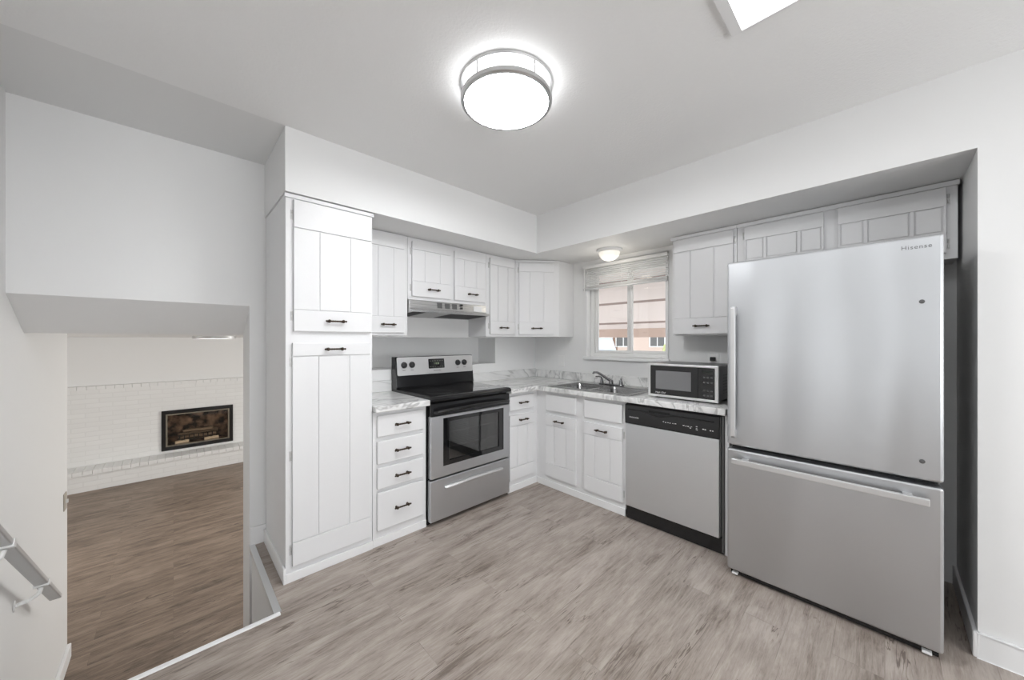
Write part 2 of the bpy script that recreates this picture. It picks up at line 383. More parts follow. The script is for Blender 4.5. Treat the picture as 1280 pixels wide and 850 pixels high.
boxes('latch', wbox([(XW+0.04, XW+0.062, 1.34, 1.40, 1.146, 1.168)]), WHITEP, wn, 0.003)

bl = thing('window_blind', 'white mini blind drawn up to the top of the window over the sink', 'blind', (XW-0.03, 1.675, 2.05))
boxes('headrail', [(-0.012, 0.013, -0.42, 0.425, -0.03, 0.0)], WHITEP, bl, 0.002)
sl = BM()
for k in range(9):
    z = -0.045 - 0.0175*k
    prism(sl, [(-0.011, z+0.0022), (0.0, z+0.001), (0.011, z-0.0026), (0.011, z-0.0014), (0.0, z+0.0022), (-0.011, z+0.0034)], -0.418, 0.423, 'y')
obj('slats', sl, WHITEP, bl)
boxes('slat_stack', [(-0.012, 0.012, -0.418, 0.423, -0.222 + 0.0045*k, -0.2195 + 0.0045*k) for k in range(5)], WHITEP, bl)
boxes('bottom_rail', [(-0.013, 0.013, -0.42, 0.425, -0.242, -0.225)], mat('blind_rail', (0.62, 0.62, 0.62), 0.4), bl, 0.003)
for y in (-0.25, 0.0, 0.26):
    bm = BM(); tube(bm, [(-0.0145, y, -0.02), (-0.0145, y, -0.235)], 0.0012, 6); obj('cord', bm, WHITEP, bl)
bm = BM(); tube(bm, [(-0.016, 0.405, -0.03), (-0.016, 0.405, -0.26)], 0.004, 8); obj('tilt_wand', bm, WHITEP, bl, smooth=True)

# ------------------------------------------------------------ cabinet builders (local: x to the right, -y out of the front, z up)
def make_pull(parent, x, z, y, L=0.118):
    """antique bronze bar pull with bead-turned grip and two button ends"""
    bm = BM(); hL = L/2
    prof = [(0.0, -hL), (0.0052, -hL+0.003), (0.0058, -hL+0.008), (0.0038, -hL+0.012), (0.0092, -hL+0.017), (0.0100, -hL+0.023), (0.0056, -hL+0.029)]
    k = 9
    for i in range(k):
        xx = -hL+0.033 + (L-0.066)*i/(k-1)
        prof.append((0.0058 if i % 2 else 0.0044, xx))
    prof += [(r, -hh) for r, hh in reversed(prof[:7])]
    lathe(bm, prof, (x, y-0.022, z), 'x', 12)
    for s in (-1, 1):
        lathe(bm, [(0.0075, y), (0.0062, y-0.004), (0.004, y-0.012), (0.0045, y-0.022)], (x+s*(hL-0.021), 0, z), 'y', 12)
    return obj('handle', bm, BRONZE, parent, smooth=True)
def make_hinge(parent, x, z, y, side):
    bm = BM(); box(bm, x-0.006, x+0.006, y-0.004, y, z-0.026, z+0.026)
    tube(bm, [(x, y-0.006, z-0.022), (x, y-0.006, z-0.004)], 0.004, 8); tube(bm, [(x, y-0.006, z+0.004), (x, y-0.006, z+0.022)], 0.004, 8)
    return obj('hinge', bm, mat('hinge_painted', (0.62, 0.62, 0.61), 0.35, 0.4), parent)
def make_door(parent, x0, x1, z0, z1, top, bottom, handle=None, y=0.0, hx=None, three=True, name='door'):
    """plank door: raised top and bottom rail, three boards between them"""
    bm = BM()
    box(bm, x0, x1, y-0.012, y-0.001, z0, z1)
    box(bm, x0, x1, y-0.020, y-0.012, z1-top, z1)
    box(bm, x0, x1, y-0.020, y-0.012, z0, z0+bottom)
    W = x1-x0; c = [0, 0.30, 0.70, 1.0]
    if W < 0.30 and not three: c = [0, 0.5, 1.0]
    for i in range(len(c)-1):
        box(bm, x0+W*c[i]+(0.0035 if i else 0), x0+W*c[i+1]-(0.0035 if i < len(c)-2 else 0), y-0.0172, y-0.012, z0+bottom+0.0045, z1-top-0.0045)
    d = obj(name, bm, CAB, parent, 0.0022)
    if handle == 'top': make_pull(d, (x0+x1)/2 if hx is None else hx, z1-top*0.5, y-0.020)
    if handle == 'bottom': make_pull(d, (x0+x1)/2 if hx is None else hx, z0+bottom*0.52, y-0.020)
    return d
def make_short_door(parent, x0, x1, z0, z1, top, bottom, y=0.0):
    """low door: wide top rail, three framed panels in a row, bottom rail"""
    bm = BM(); W = x1-x0
    box(bm, x0, x1, y-0.012, y-0.001, z0, z1)
    box(bm, x0, x1, y-0.020, y-0.012, z1-top, z1); box(bm, x0, x1, y-0.020, y-0.012, z0, z0+bottom)
    for a, b in ((0.0, 0.025), (0.265, 0.305), (0.695, 0.735), (0.975, 1.0)): box(bm, x0+W*a, x0+W*b, y-0.0195, y-0.012, z0+bottom, z1-top)
    for a, b in ((0.025, 0.265), (0.305, 0.695), (0.735, 0.975)): box(bm, x0+W*a+0.005, x0+W*b-0.005, y-0.017, y-0.012, z0+bottom+0.005, z1-top-0.005)
    return obj('door', bm, CAB, parent, 0.002)
def make_drawer(parent, x0, x1, z0, z1, handle=True, name='drawer'):
    d = boxes(name, [(x0, x1, -0.020, -0.001, z0, z1)], CAB, parent, 0.006)
    if handle: make_pull(d, (x0+x1)/2, (z0+z1)/2, -0.020)
    return d
R90 = -PI/2
FY = 2.222        # face frames on the stove side
FXB = 2.433       # face frames on the window side

# pantry
t = thing('pantry_cabinet', 'tall white pantry cabinet beside the stair opening, two plank doors', 'cabinet', (0.435, FY, 0))
boxes('body', [(0, 0.469, 0, 0.555, 0.0, 2.10)], CAB, t, 0.003)
boxes('plinth', [(-0.012, 0.0, -0.012, 0.555, 0, 0.085), (0, 0.469, -0.012, 0, 0, 0.05)], TRIM, t, 0.003)
boxes('cornice', [(-0.006, 0.475, -0.012, 0.0, 2.078, 2.10)], CAB, t, 0.003)
make_door(t, 0.036, 0.456, 1.357, 2.072, 0.15, 0.115, 'bottom'); make_door(t, 0.030, 0.450, 0.085, 1.292, 0.07, 0.125, 'top')
for z in (1.99, 1.44, 1.19, 0.68, 0.17): make_hinge(t, 0.029 if z > 1.3 else 0.024, z, 0, -1)

# drawer unit
t = thing('drawer_cabinet', 'narrow white base cabinet with four drawers, left of the range', 'cabinet', (0.906, FY, 0))
boxes('body', [(0, 0.376, 0, 0.555, 0.05, 0.853)], CAB, t, 0.002)
boxes('plinth', [(0, 0.376, -0.006, 0.555, 0, 0.05)], TRIM, t, 0.002)
for z0, z1 in ((0.692, 0.830), (0.520, 0.666), (0.362, 0.497), (0.100, 0.340)): make_drawer(t, 0.024, 0.348, z0, z1)

# corner base on the stove side
t = thing('base_cabinet', 'white base cabinet in the corner right of the range, one drawer over one door', 'cabinet', (2.063, FY, 0))
boxes('body', [(0, 0.960, 0, 0.555, 0.05, 0.853)], CAB, t, 0.002)
boxes('plinth', [(0, 0.38, -0.008, 0.0, 0, 0.055)], TRIM, t, 0.002)
boxes('corner_stile', [(0.3705, 0.392, -0.0315, 0.0, 0.0, 0.853)], CAB, t)
make_drawer(t, 0.012, 0.318, 0.700, 0.826)
d = make_door(t, 0.012, 0.318, 0.105, 0.660, 0.092, 0.105, 'top')

# sink base on the window side
t = thing('sink_cabinet', 'white sink base cabinet with two plank doors under the double sink', 'cabinet', (FXB, 2.190, 0), R90)
boxes('body', [(0, 0.862, 0, 0.58, 0.05, 0.70), (0, 0.862, 0, 0.02, 0.70, 0.853)], CAB, t, 0.002)
boxes('plinth', [(-0.01, 0.862, -0.008, 0.0, 0, 0.055)], TRIM, t, 0.002)
for x0, x1 in ((0.093, 0.418), (0.503, 0.842)):
    boxes('false_drawer', [(x0, x1, -0.020, -0.001, 0.684, 0.828)], CAB, t, 0.006)
    make_door(t, x0, x1, 0.100, 0.650, 0.095, 0.115, 'top')
for z in (0.60, 0.16): make_hinge(t, 0.849, z, 0, 1)

# end panel between dishwasher and fridge
t = boxes('end_panel', [(2.425, 3.02, 0.647, 0.671, 0.0, 0.853)], CAB, None, 0.002)
tag(t, 'narrow white end panel standing between the dishwasher and the refrigerator', 'panel')

# ------------------------------------------------------------ worktops
def splash(name, lst, parent): return boxes(name, lst, MARBLE, parent, 0.004)
t = thing('countertop', 'short marbled countertop on the four-drawer cabinet left of the range', 'countertop', (0.906, 2.168, 0.855))
boxes('top', [(0, 0.381, 0, 0.62, 0, 0.040)], MARBLE, t, 0.006)
splash('backsplash', [(0.0, 0.381, 0.602, 0.62, 0.040, 0.130)], t)
t = thing('countertop', 'long L-shaped marbled countertop holding the sink, running under the window', 'countertop', (2.062, 2.168, 0.855))
bm = BM()
ys = [0.655, 1.315, 2.065, 2.168, YW-0.001]; xs = [2.062, 2.382, 2.475, 2.925, XW-0.001]
grid_slab(bm, [x-2.062 for x in xs], [y-2.168 for y in ys], lambda i, j: (j == 3 or i > 0) and not (i == 2 and j == 1), 0, 0.040)
obj('top', bm, MARBLE, t, 0.005)
splash('backsplash', [(0, XW-2.062-0.001, 0.602, 0.621, 0.040, 0.130), (XW-2.062-0.02, XW-2.062-0.001, 0.655-2.168, 0.602, 0.040, 0.122)], t)

# ------------------------------------------------------------ sink and faucet
t = thing('kitchen_sink', 'stainless double bowl sink set into the countertop below the window', 'sink', (2.66, 1.69, 0.895))
bm = BM()
grid_slab(bm, [-0.235, -0.180, 0.175, 0.285], [-0.395, -0.350, -0.018, 0.018, 0.350, 0.395], lambda i, j: not (i == 1 and j in (1, 3)), 0.0, 0.005)
obj('rim', bm, SINKM, t, 0.002)
for y0, y1 in ((-0.35, -0.018), (0.018, 0.35)):
    bm = BM(); n = 6; R = 0.05
    def ring(ins, z, rr):
        pts = []
        for cx, cy, a0 in ((0.175-ins-rr, y1-ins-rr, 0), (-0.18+ins+rr, y1-ins-rr, PI/2), (-0.18+ins+rr, y0+ins+rr, PI), (0.175-ins-rr, y0+ins+rr, 1.5*PI)):
            for k in range(n+1):
                a = a0 + PI/2*k/n; pts.append(bm.verts.new((cx+rr*math.cos(a), cy+rr*math.sin(a), z)))
        return pts
    rs = [ring(-0.001, 0.001, 0.03), ring(0.006, -0.02, 0.035), ring(0.012, -0.14, 0.04), ring(0.035, -0.165, 0.03)]
    for a, b in zip(rs, rs[1:]):
        for k in range(len(a)): bm.faces.new((a[k], a[(k+1) % len(a)], b[(k+1) % len(a)], b[k]))
    bm.faces.new(rs[-1])
    b = obj('bowl', bm, SINKM, t, smooth=True, ngon=50)
    bm = BM(); lathe(bm, [(0.0, -0.1625), (0.03, -0.1625), (0.042, -0.1635), (0.044, -0.1645)], (0, (y0+y1)/2, 0), 'z', 24); obj('drain', bm, CHROME, b, smooth=True)
t = thing('kitchen_faucet', 'chrome two handle faucet on the back rim of the sink', 'faucet', (2.895, 1.725, 0.9005))
bm = BM()
prof = []
for k in range(24):
    a = 2*PI*k/24; prof.append((0.026*math.cos(a), (0.100 if math.sin(a) > 0 else -0.100) + 0.026*math.sin(a)))
prism(bm, prof, 0.0, 0.012, 'z'); obj('base_plate', bm, DCHROME, t, 0.004)
bm = BM(); lathe(bm, [(0.021, 0.010), (0.020, 0.03), (0.016, 0.045), (0.0, 0.05)], (0, 0, 0), 'z', 20)
tube(bm, [(0, 0, 0.035), (-0.02, 0.028, 0.056), (-0.055, 0.075, 0.097), (-0.072, 0.098, 0.112), (-0.092, 0.125, 0.113), (-0.095, 0.128, 0.098)], [0.013, 0.012, 0.0105, 0.010, 0.010, 0.0105], 14)
obj('spout', bm, DCHROME, t, smooth=True)
for s in (1, -1):
    bm = BM(); y = s*0.098
    lathe(bm, [(0.018, 0.010), (0.016, 0.03), (0.012, 0.045), (0.009, 0.052)], (0, y, 0), 'z', 18)
    tube(bm, [(0, y, 0.048), (-0.006, y+s*0.004, 0.066), (-0.03, y+s*0.02, 0.070), (-0.05, y+s*0.034, 0.070)], [0.008, 0.006, 0.005, 0.006], 10)
    obj('handle', bm, DCHROME, t, smooth=True)

# ------------------------------------------------------------ wall cabinets
UY = 2.520; UX = 2.810
G = 'white wall cabinets'
t = thing('wall_cabinet', 'white wall cabinet between the tall pantry and the range hood', 'wall cabinet', (0.95, UY, 1.342), 0, G)
boxes('body', [(0, 0.345, 0, 0.268, 0, 0.760)], CAB, t, 0.002)
make_door(t, 0.02, 0.312, 0.022, 0.735, 0.085, 0.115, 'bottom', hx=0.180)
boxes('bottom_strip', [(0.09, 0.20, 0.03, 0.10, -0.008, 0.0)], WHITEP, t)
t = thing('wall_cabinet', 'short white wall cabinet with two doors above the range hood', 'wall cabinet', (1.297, UY, 1.624), 0, G)
boxes('body', [(0, 0.772, 0, 0.268, 0, 0.478)], CAB, t, 0.002)
make_door(t, 0.03, 0.382, 0.025, 0.448, 0.06, 0.115, 'bottom', hx=0.21); make_door(t, 0.420, 0.752, 0.025, 0.440, 0.06, 0.115, 'bottom', hx=0.60)
for x, zz in ((0.024, 0.37), (0.024, 0.09), (0.758, 0.37), (0.758, 0.09)): make_hinge(t, x, zz, 0, 1)
t = thing('wall_cabinet', 'narrow white wall cabinet between the range hood and the corner cabinet', 'wall cabinet', (2.071, UY, 1.342), 0, G)
boxes('body', [(0, 0.372, 0, 0.268, 0, 0.760)], CAB, t, 0.002)
make_door(t, 0.038, 0.352, 0.024, 0.728, 0.06, 0.115, 'bottom', three=True)
for z in (0.10, 0.66): make_hinge(t, 0.031, z, 0, -1)
# diagonal corner cabinet: from (2.445, UY) to (UX-0.01, 2.25)
A = Vector((2.446, UY)); B = Vector((2.795, 2.25)); dv = (B-A); LEN = dv.length; ang = math.atan2(dv.y, dv.x)
t = thing('corner_wall_cabinet', 'white diagonal corner wall cabinet with one plank door left of the window', 'wall cabinet', (A.x, A.y, 1.342), ang)
def loc2(x, y):
    c, s = math.cos(-ang), math.sin(-ang); x -= A.x; y -= A.y
    return (c*x - s*y, s*x + c*y)
bm = BM(); prism(bm, [loc2(*p) for p in ((2.446, UY), (2.795, 2.25), (XW-0.002, 2.25), (XW-0.002, YW-0.002), (2.446, YW-0.002))], 0, 0.760, 'z')
obj('body', bm, CAB, t, 0.002)
make_door(t, 0.035, LEN-0.055, 0.024, 0.728, 0.085, 0.115, 'bottom')
boxes('cornice', [(0.0, LEN-0.015, -0.012, 0, 0.738, 0.760)], CAB, t, 0.003)
for z in (0.10, 0.66): make_hinge(t, 0.029, z, 0, -1)
# right of the window
t = thing('wall_cabinet', 'white wall cabinet above the microwave, right of the window', 'wall cabinet', (UX, 1.138, 1.342), R90, G)
boxes('body', [(0, 0.436, 0, 0.215, 0, 0.760)], CAB, t, 0.002)
boxes('cornice', [(-0.01, 0.436, -0.012, 0, 0.735, 0.760)], CAB, t, 0.003)
make_door(t, 0.018, 0.416, 0.012, 0.731, 0.095, 0.115, 'bottom')
for z in (0.10, 0.66): make_hinge(t, 0.423, z, 0, 1)
t = thing('over_fridge_cabinet', 'low white cabinet with two framed panel doors above the refrigerator', 'wall cabinet', (UX, 0.700, 1.715), R90)
boxes('body', [(0, 0.950, 0, 0.215, 0, 0.387)], CAB, t, 0.002)
boxes('cornice', [(0, 0.955, -0.012, 0, 0.362, 0.387)], CAB, t, 0.003)
make_short_door(t, 0.045, 0.450, 0.030, 0.352, 0.085, 0.105); make_short_door(t, 0.512, 0.912, 0.030, 0.358, 0.095, 0.105)
for x, z in ((0.038, 0.30), (0.919, 0.30), (0.919, 0.075)): make_hinge(t, x, z, 0, 1)

# ------------------------------------------------------------ range hood
t = thing('range_hood', 'stainless under-cabinet range hood with vent slots above the range', 'range hood', (1.300, 2.45, 1.508))
bm = BM(); prism(bm, [(0.0, 0.016), (0.0, 0.034), (0.045, 0.045), (0.052, 0.114), (0.335, 0.114), (0.335, -0.004), (0.31, -0.004), (0.30, 0.024), (0.03, 0.030), (0.014, 0.016)], 0, 0.755, 'x')
[prism(bm, [(0.004, 0.016), (0.33, -0.004), (0.33, 0.03), (0.004, 0.03)], a, a+0.012, 'x') for a in (0, 0.743)]
obj('body', bm, HOODM, t, 0.003)
for k, x in enumerate((0.245, 0.318, 0.390)):
    bm = BM(); box(bm, x, x+0.045, 0.0465, 0.050, 0.060, 0.103)
    for i in range(4): box(bm, x, x+0.045, 0.044, 0.0465, 0.062+0.011*i, 0.068+0.011*i)
    obj('vent_slot', bm, mat('vent_dark', (0.12, 0.12, 0.12), 0.5), t)
for z in (0.064, 0.090): boxes('switch', [(0.470, 0.490, 0.036, 0.052, z, z+0.016)], BLACKP, t, 0.002)
boxes('label_plate', [(0.612, 0.700, 0.0405, 0.05, 0.052, 0.098)], MARK, t, 0.001)
FLT = mat('filter_mesh', (0.035, 0.035, 0.035), 0.6, bump=(400, 0.6, 0.002))
def slant(name, x0, x1, m):
    bm = BM(); prism(bm, [(0.018, 0.0165), (0.298, -0.0005), (0.298, 0.006), (0.018, 0.023)], x0, x1, 'x'); return obj(name, bm, m, t)
slant('filter', 0.36, 0.740, FLT)
slant('light_lens', 0.13, 0.355, mat('lens', (0.5, 0.5, 0.49), 0.3))
slant('filter', 0.014, 0.125, FLT)

# ------------------------------------------------------------ range
t = thing('kitchen_range', 'freestanding stainless electric range with black glass cooktop', 'range', (1.291, 2.18, 0))
W = 0.762
bm = BM(); box(bm, 0, W, 0.045, 0.60, 0.03, 0.10)
for b_ in ((0, 0.06, 0.045, 0.60, 0.10, 0.885), (W-0.06, W, 0.045, 0.60, 0.10, 0.885), (0.06, W-0.06, 0.50, 0.60, 0.10, 0.885), (0.06, W-0.06, 0.045, 0.50, 0.10, 0.36), (0.06, W-0.06, 0.045, 0.50, 0.80, 0.885)): box(bm, *b_)
obj('body', bm, BLACK, t, 0.002)
bm = BM(); prism(bm, [(-0.010, 0.876), (-0.016, 0.884), (-0.016, 0.896), (-0.006, 0.908), (0.02, 0.912), (0.60, 0.912), (0.60, 0.876)], -0.002, W+0.002, 'x'); ck = obj('cooktop', bm, BLACK, t, 0.003)
boxes('glass_top', [(0.012, W-0.012, 0.018, 0.503, 0.911, 0.9135)], BLACKG, ck, 0.001)
RM = mat('burner_ring', (0.10, 0.10, 0.10), 0.12)
for x, y, r in ((0.20, 0.16, 0.115), (0.56, 0.16, 0.085), (0.20, 0.40, 0.085), (0.56, 0.40, 0.105)):
    bm = BM(); lathe(bm, [(r, 0.9136), (r+0.002, 0.9139), (r+0.004, 0.9136), (r, 0.9136)], (x, y, 0), 'z', 48); lathe(bm, [(r*0.62, 0.9136), (r*0.62+0.0015, 0.9139), (r*0.62+0.003, 0.9136), (r*0.62, 0.9136)], (x, y, 0), 'z', 48)
    obj('burner_ring', bm, RM, ck, smooth=True)
# upper black strip with the bar handle, then the door
bm = BM()
grid_slab(bm, [0.006, 0.112, 0.684, W-0.006], [0.332, 0.412, 0.744, 0.770], lambda i, j: not (i == 1 and j == 1), 0.0, 0.040, 'xz')
od = obj('oven_door', bm, STEELR, t, 0.004)
bm = BM(); grid_slab(bm, [0.106, 0.158, 0.640, 0.690], [0.406, 0.440, 0.722, 0.750], lambda i, j: not (i == 1 and j == 1), -0.001, 0.020, 'xz'); obj('window_frame', bm, BLACKG, od, 0.002, label='black glass border of the oven window')
boxes('window_glass', [(0.150, 0.650, 0.006, 0.010, 0.430, 0.730)], OVENGL, od)
bm = BM()
for z in (0.500, 0.615):
    tube(bm, [(0.085, 0.10, z), (W-0.085, 0.10, z)], 0.004, 8); tube(bm, [(0.085, 0.46, z), (W-0.085, 0.46, z)], 0.004, 8)
    for i in range(14): tube(bm, [(0.10+i*0.043, 0.10, z), (0.10+i*0.043, 0.46, z)], 0.002, 6)
obj('oven_rack', bm, mat('rack_metal', (0.7, 0.7, 0.7), 0.3, 0.8), t, smooth=True)
boxes('oven_liner', [(0.062, 0.066, 0.05, 0.498, 0.362, 0.798), (W-0.066, W-0.062, 0.05, 0.498, 0.362, 0.798), (0.066, W-0.066, 0.490, 0.498, 0.362, 0.798), (0.066, W-0.066, 0.05, 0.49, 0.361, 0.366)], mat('oven_liner', (0.5, 0.5, 0.5), 0.4), t)
boxes('door_cap', [(0.006, W-0.006, 0.0, 0.040, 0.772, 0.862)], BLACK, od, 0.004, label='black strip across the top of the oven door')
bm = BM()
tube(bm, [(0.035, 0.002, 0.800), (0.05, -0.032, 0.806), (0.10, -0.045, 0.812), (W/2, -0.048, 0.818), (W-0.10, -0.045, 0.812), (W-0.05, -0.032, 0.806), (W-0.035, 0.002, 0.800)], [0.012, 0.013, 0.013, 0.013, 0.013, 0.013, 0.012], 14)
obj('handle', bm, BLACK, od, smooth=True, label='black curved oven door handle')
dw = boxes('storage_drawer', [(0.002, W-0.006, -0.002, 0.040, 0.030, 0.322)], STEELR, t, 0.006)
bm = BM(); tube(bm, [(0.118, -0.003, 0.250), (0.15, -0.012, 0.254), (W/2, -0.018, 0.262), (W-0.125, -0.012, 0.254), (W-0.090, -0.003, 0.250)], [0.011, 0.014, 0.0145, 0.014, 0.011], 14); obj('handle', bm, SILVER, dw, smooth=True, label='pale silver drawer handle')
# backguard
bm = BM(); prism(bm, [(0.508, 0.912), (0.505, 0.930), (0.515, 1.018), (0.535, 1.172), (0.598, 1.172), (0.598, 0.912)], -0.004, W+0.004, 'x'); bgd = obj('backguard', bm, BLACK, t, 0.004)
bm = BM()
ang_t = math.atan2(0.020, 0.150)
def panel_pt(x, u, d): # u up the panel, d out of it
    return (x, 0.511 + u*math.sin(ang_t) - d*math.cos(ang_t), 1.020 + u*math.cos(ang_t) + d*math.sin(ang_t))
def panel_plate(bm, x0, x1, u0, u1, d0, d1, r, n=6):
    loop = []
    for cx, cu, a0 in ((x1-r, u1-r, 0), (x0+r, u1-r, PI/2), (x0+r, u0+r, PI), (x1-r, u0+r, 1.5*PI)):
        for k in range(n+1): loop.append((cx+r*math.cos(a0+PI/2*k/n), cu+r*math.sin(a0+PI/2*k/n)))
    A_ = [bm.verts.new(panel_pt(x, u, d0)) for x, u in loop]; B_ = [bm.verts.new(panel_pt(x, u, d1)) for x, u in loop]; k = len(loop)
    for i in range(k): bm.faces.new((A_[i], A_[(i+1) % k], B_[(i+1) % k], B_[i]))
    bm.faces.new(A_[::-1]); bm.faces.new(B_)
panel_plate(bm, 0.006, W-0.004, 0.0, 0.150, -0.004, 0.006, 0.014); cp = obj('control_panel', bm, mat('panel_steel', (0.62, 0.62, 0.62), 0.42, 0.65), bgd, 0.002)
bm = BM(); panel_plate(bm, 0.290, 0.448, 0.045, 0.128, 0.004, 0.0075, 0.006); obj('display', bm, BLACKG, bgd)
for i in range(6):
    for j in range(2):
        bm = BM(); panel_plate(bm, 0.302+i*0.024, 0.314+i*0.024, 0.058+j*0.05, 0.062+j*0.05, 0.007, 0.0079, 0.001, 1); obj('button', bm, mat('panel_print', (0.2, 0.21, 0.17), 0.5), bgd)
bm = BM(); panel_plate(bm, 0.345, 0.350, 0.080, 0.096, 0.007, 0.0079, 0.001, 1); panel_plate(bm, 0.358, 0.372, 0.080, 0.096, 0.007, 0.0079, 0.001, 1); panel_plate(bm, 0.378, 0.392, 0.080, 0.096, 0.007, 0.0079, 0.001, 1); obj('clock_digits', bm, mat('clock', (0.16, 0.2, 0.12), 0.4), bgd)
for x in (0.065, 0.135, 0.590, 0.662):
    bm = BM(); c = Vector(panel_pt(x, 0.085, 0.006)); nn = (Vector(panel_pt(x, 0.085, 1)) - Vector(panel_pt(x, 0.085, 0))).normalized()
    tube(bm, [c, c+nn*0.006, c+nn*0.007, c+nn*0.022, c+nn*0.024], [0.026, 0.026, 0.021, 0.018, 0.015], 20)
    panel_plate(bm, x-0.004, x+0.004, 0.066, 0.104, 0.024, 0.034, 0.002, 2)
    obj('knob', bm, BLACKP, bgd, smooth=True)
tm = Matrix.Translation(panel_pt(0.335, 0.022, 0.0065)) @ Matrix.Rotation(PI/2-ang_t, 4, 'X')
text('lettering', 'FRIGIDAIRE', 0.013, DMARK, bgd, tm, spacing=1.15)
for x in (0.05, 0.122, 0.575, 0.65):
    bm = BM(); panel_plate(bm, x, x+0.026, 0.040, 0.044, 0.004, 0.0066, 0.001, 1); obj('knob_print', bm, DMARK, bgd)
for x in (0.05, W-0.05):
    bm = BM(); lathe(bm, [(0.018, 0.0), (0.018, 0.012), (0.010, 0.014), (0.010, 0.031)], (x, 0.08, 0), 'z', 16); obj('foot', bm, BLACKP, t)
    bm = BM(); lathe(bm, [(0.018, 0.0), (0.018, 0.012), (0.010, 0.014), (0.010, 0.031)], (x, 0.55, 0), 'z', 16); obj('foot', bm, BLACKP, t)
boxes('toe_panel', [(0.004, W-0.004, 0.045, 0.06, 0.004, 0.03)], BLACK, t)

# ------------------------------------------------------------ dishwasher
t = thing('dishwasher', 'built-in stainless dishwasher with black control panel under the countertop', 'dishwasher', (2.408, 1.322, 0), R90)
boxes('tub', [(0.0, 0.650, 0.030, 0.56, 0.02, 0.850)], BLACKP, t)
boxes('door', [(0.006, 0.626, 0.0, 0.028, 0.098, 0.700)], STEELD, t, 0.004)
bm = BM(); prism(bm, [(0.030, 0.702), (-0.004, 0.702), (-0.008, 0.760), (-0.006, 0.836), (0.000, 0.842), (0.030, 0.842)], 0.004, 0.628, 'x'); cp = obj('control_panel', bm, BLACKP, t, 0.003)
bm = BM()   # the scooped grip: a swept lip across the panel
up, lo = [], []
for i in range(25):
    u = i/24; x = 0.03 + 0.57*u; dip = math.exp(-((u-0.40)/0.13)**2)
    up.append((x, 0.812 - 0.010*dip - 0.006*abs(u-0.4))); lo.append((x, 0.806 - 0.024*dip - 0.004*abs(u-0.4)))
loop = up + lo[::-1]; A_ = [bm.verts.new((x, -0.0125, z)) for x, z in loop]; B_ = [bm.verts.new((x, -0.004, z)) for x, z in loop]; k = len(loop)
for i in range(k): bm.faces.new((A_[i], A_[(i+1) % k], B_[(i+1) % k], B_[i]))
for i in range(24): bm.faces.new((A_[i], A_[i+1], A_[k-2-i], A_[k-1-i]))
obj('grip', bm, BLACK, cp, smooth=True)
boxes('grip_pocket', [(0.185, 0.330, -0.0085, 0.0, 0.806, 0.822)], mat('void_black', (0.004, 0.004, 0.004), 0.7), cp, 0.003)
text('lettering', 'FRIGIDAIRE', 0.013, MARK, cp, front_text(0.040, -0.0078, 0.748), spacing=1.1)
random.seed(3)
for x, z in ((0.285, 0.755), (0.300, 0.752), (0.315, 0.754), (0.330, 0.752), (0.348, 0.753), (0.362, 0.754), (0.415, 0.752), (0.430, 0.751), (0.444, 0.750), (0.457, 0.742), (0.463, 0.752), (0.495, 0.758), (0.495, 0.748), (0.495, 0.738), (0.533, 0.748), (0.545, 0.747), (0.575, 0.746), (0.588, 0.746)):
    boxes('button_label', [(x, x+random.uniform(0.006, 0.011), -0.0089, -0.005, z, z+random.uniform(0.003, 0.006))], MARK, cp)
boxes('toe_kick', [(0.012, 0.648, 0.010, 0.030, 0.005, 0.098)], BLACK, t, 0.002)
boxes('side_gasket', [(0.628, 0.634, 0.004, 0.03, 0.11, 0.84), (0.640, 0.650, 0.002, 0.03, 0.02, 0.845)], mat('gasket', (0.09, 0.09, 0.09), 0.4), t)

# ------------------------------------------------------------ microwave
t = thing('microwave', 'black and silver microwave oven on the countertop above the dishwasher', 'microwave', (2.525, 1.196, 0.895), R90)
W = 0.462; Hh = 0.246
boxes('body', [(0.002, W-0.002, 0.012, 0.36, 0.016, Hh)], mat('microwave_case', (0.045, 0.045, 0.047), 0.3), t, 0.005)
bm = BM(); grid_slab(bm, [0, 0.016, W-0.020, W], [0.010, 0.026, Hh-0.014, Hh], lambda i, j: not (i == 1 and j == 1), -0.006, 0.013, 'xz'); obj('front_frame', bm, mat('silver_frame', (0.78, 0.78, 0.775), 0.36, 0.6), t, 0.002, label='silver frame round the microwave front')
d = boxes('door', [(0.016, 0.340, -0.004, 0.012, 0.026, Hh-0.014)], BLACKG, t, 0.001)
boxes('window', [(0.055, 0.296, -0.0052, -0.003, 0.066, 0.196)], mat('screen_glass', (0.20, 0.20, 0.205), 0.08), d, 0.0005)
cp = boxes('control_panel', [(0.341, W-0.020, -0.004, 0.012, 0.026, Hh-0.014)], BLACKG, t, 0.001)
for i in range(4):
    for j in range(3): boxes('button', [(0.372+j*0.022, 0.385+j*0.022, -0.0052, -0.003, 0.045+i*0.033+(0.02 if i > 1 else 0), 0.054+i*0.033+(0.02 if i > 1 else 0))], mat('button_grey', (0.10, 0.10, 0.10), 0.5), cp, 0.001)
boxes('display', [(0.365, 0.430, -0.0052, -0.003, 0.195, 0.216)], mat('display_dark', (0.02, 0.025, 0.022), 0.1), cp)
text('lettering', 'Magic Chef', 0.016, MARK, d, front_text(0.052, -0.0055, 0.036), italic=0.3)
boxes('side_vent', [(W-0.003, W-0.0005, 0.10, 0.30, 0.06+0.02*k, 0.066+0.02*k) for k in range(7)], BLACKP, t)
for x, y in ((0.05, 0.05), (W-0.05, 0.05), (0.05, 0.31), (W-0.05, 0.31)):
    bm = BM(); lathe(bm, [(0.014, 0.0), (0.014, 0.017)], (x, y, 0), 'z', 14); obj('foot', bm, BLACKP, t)

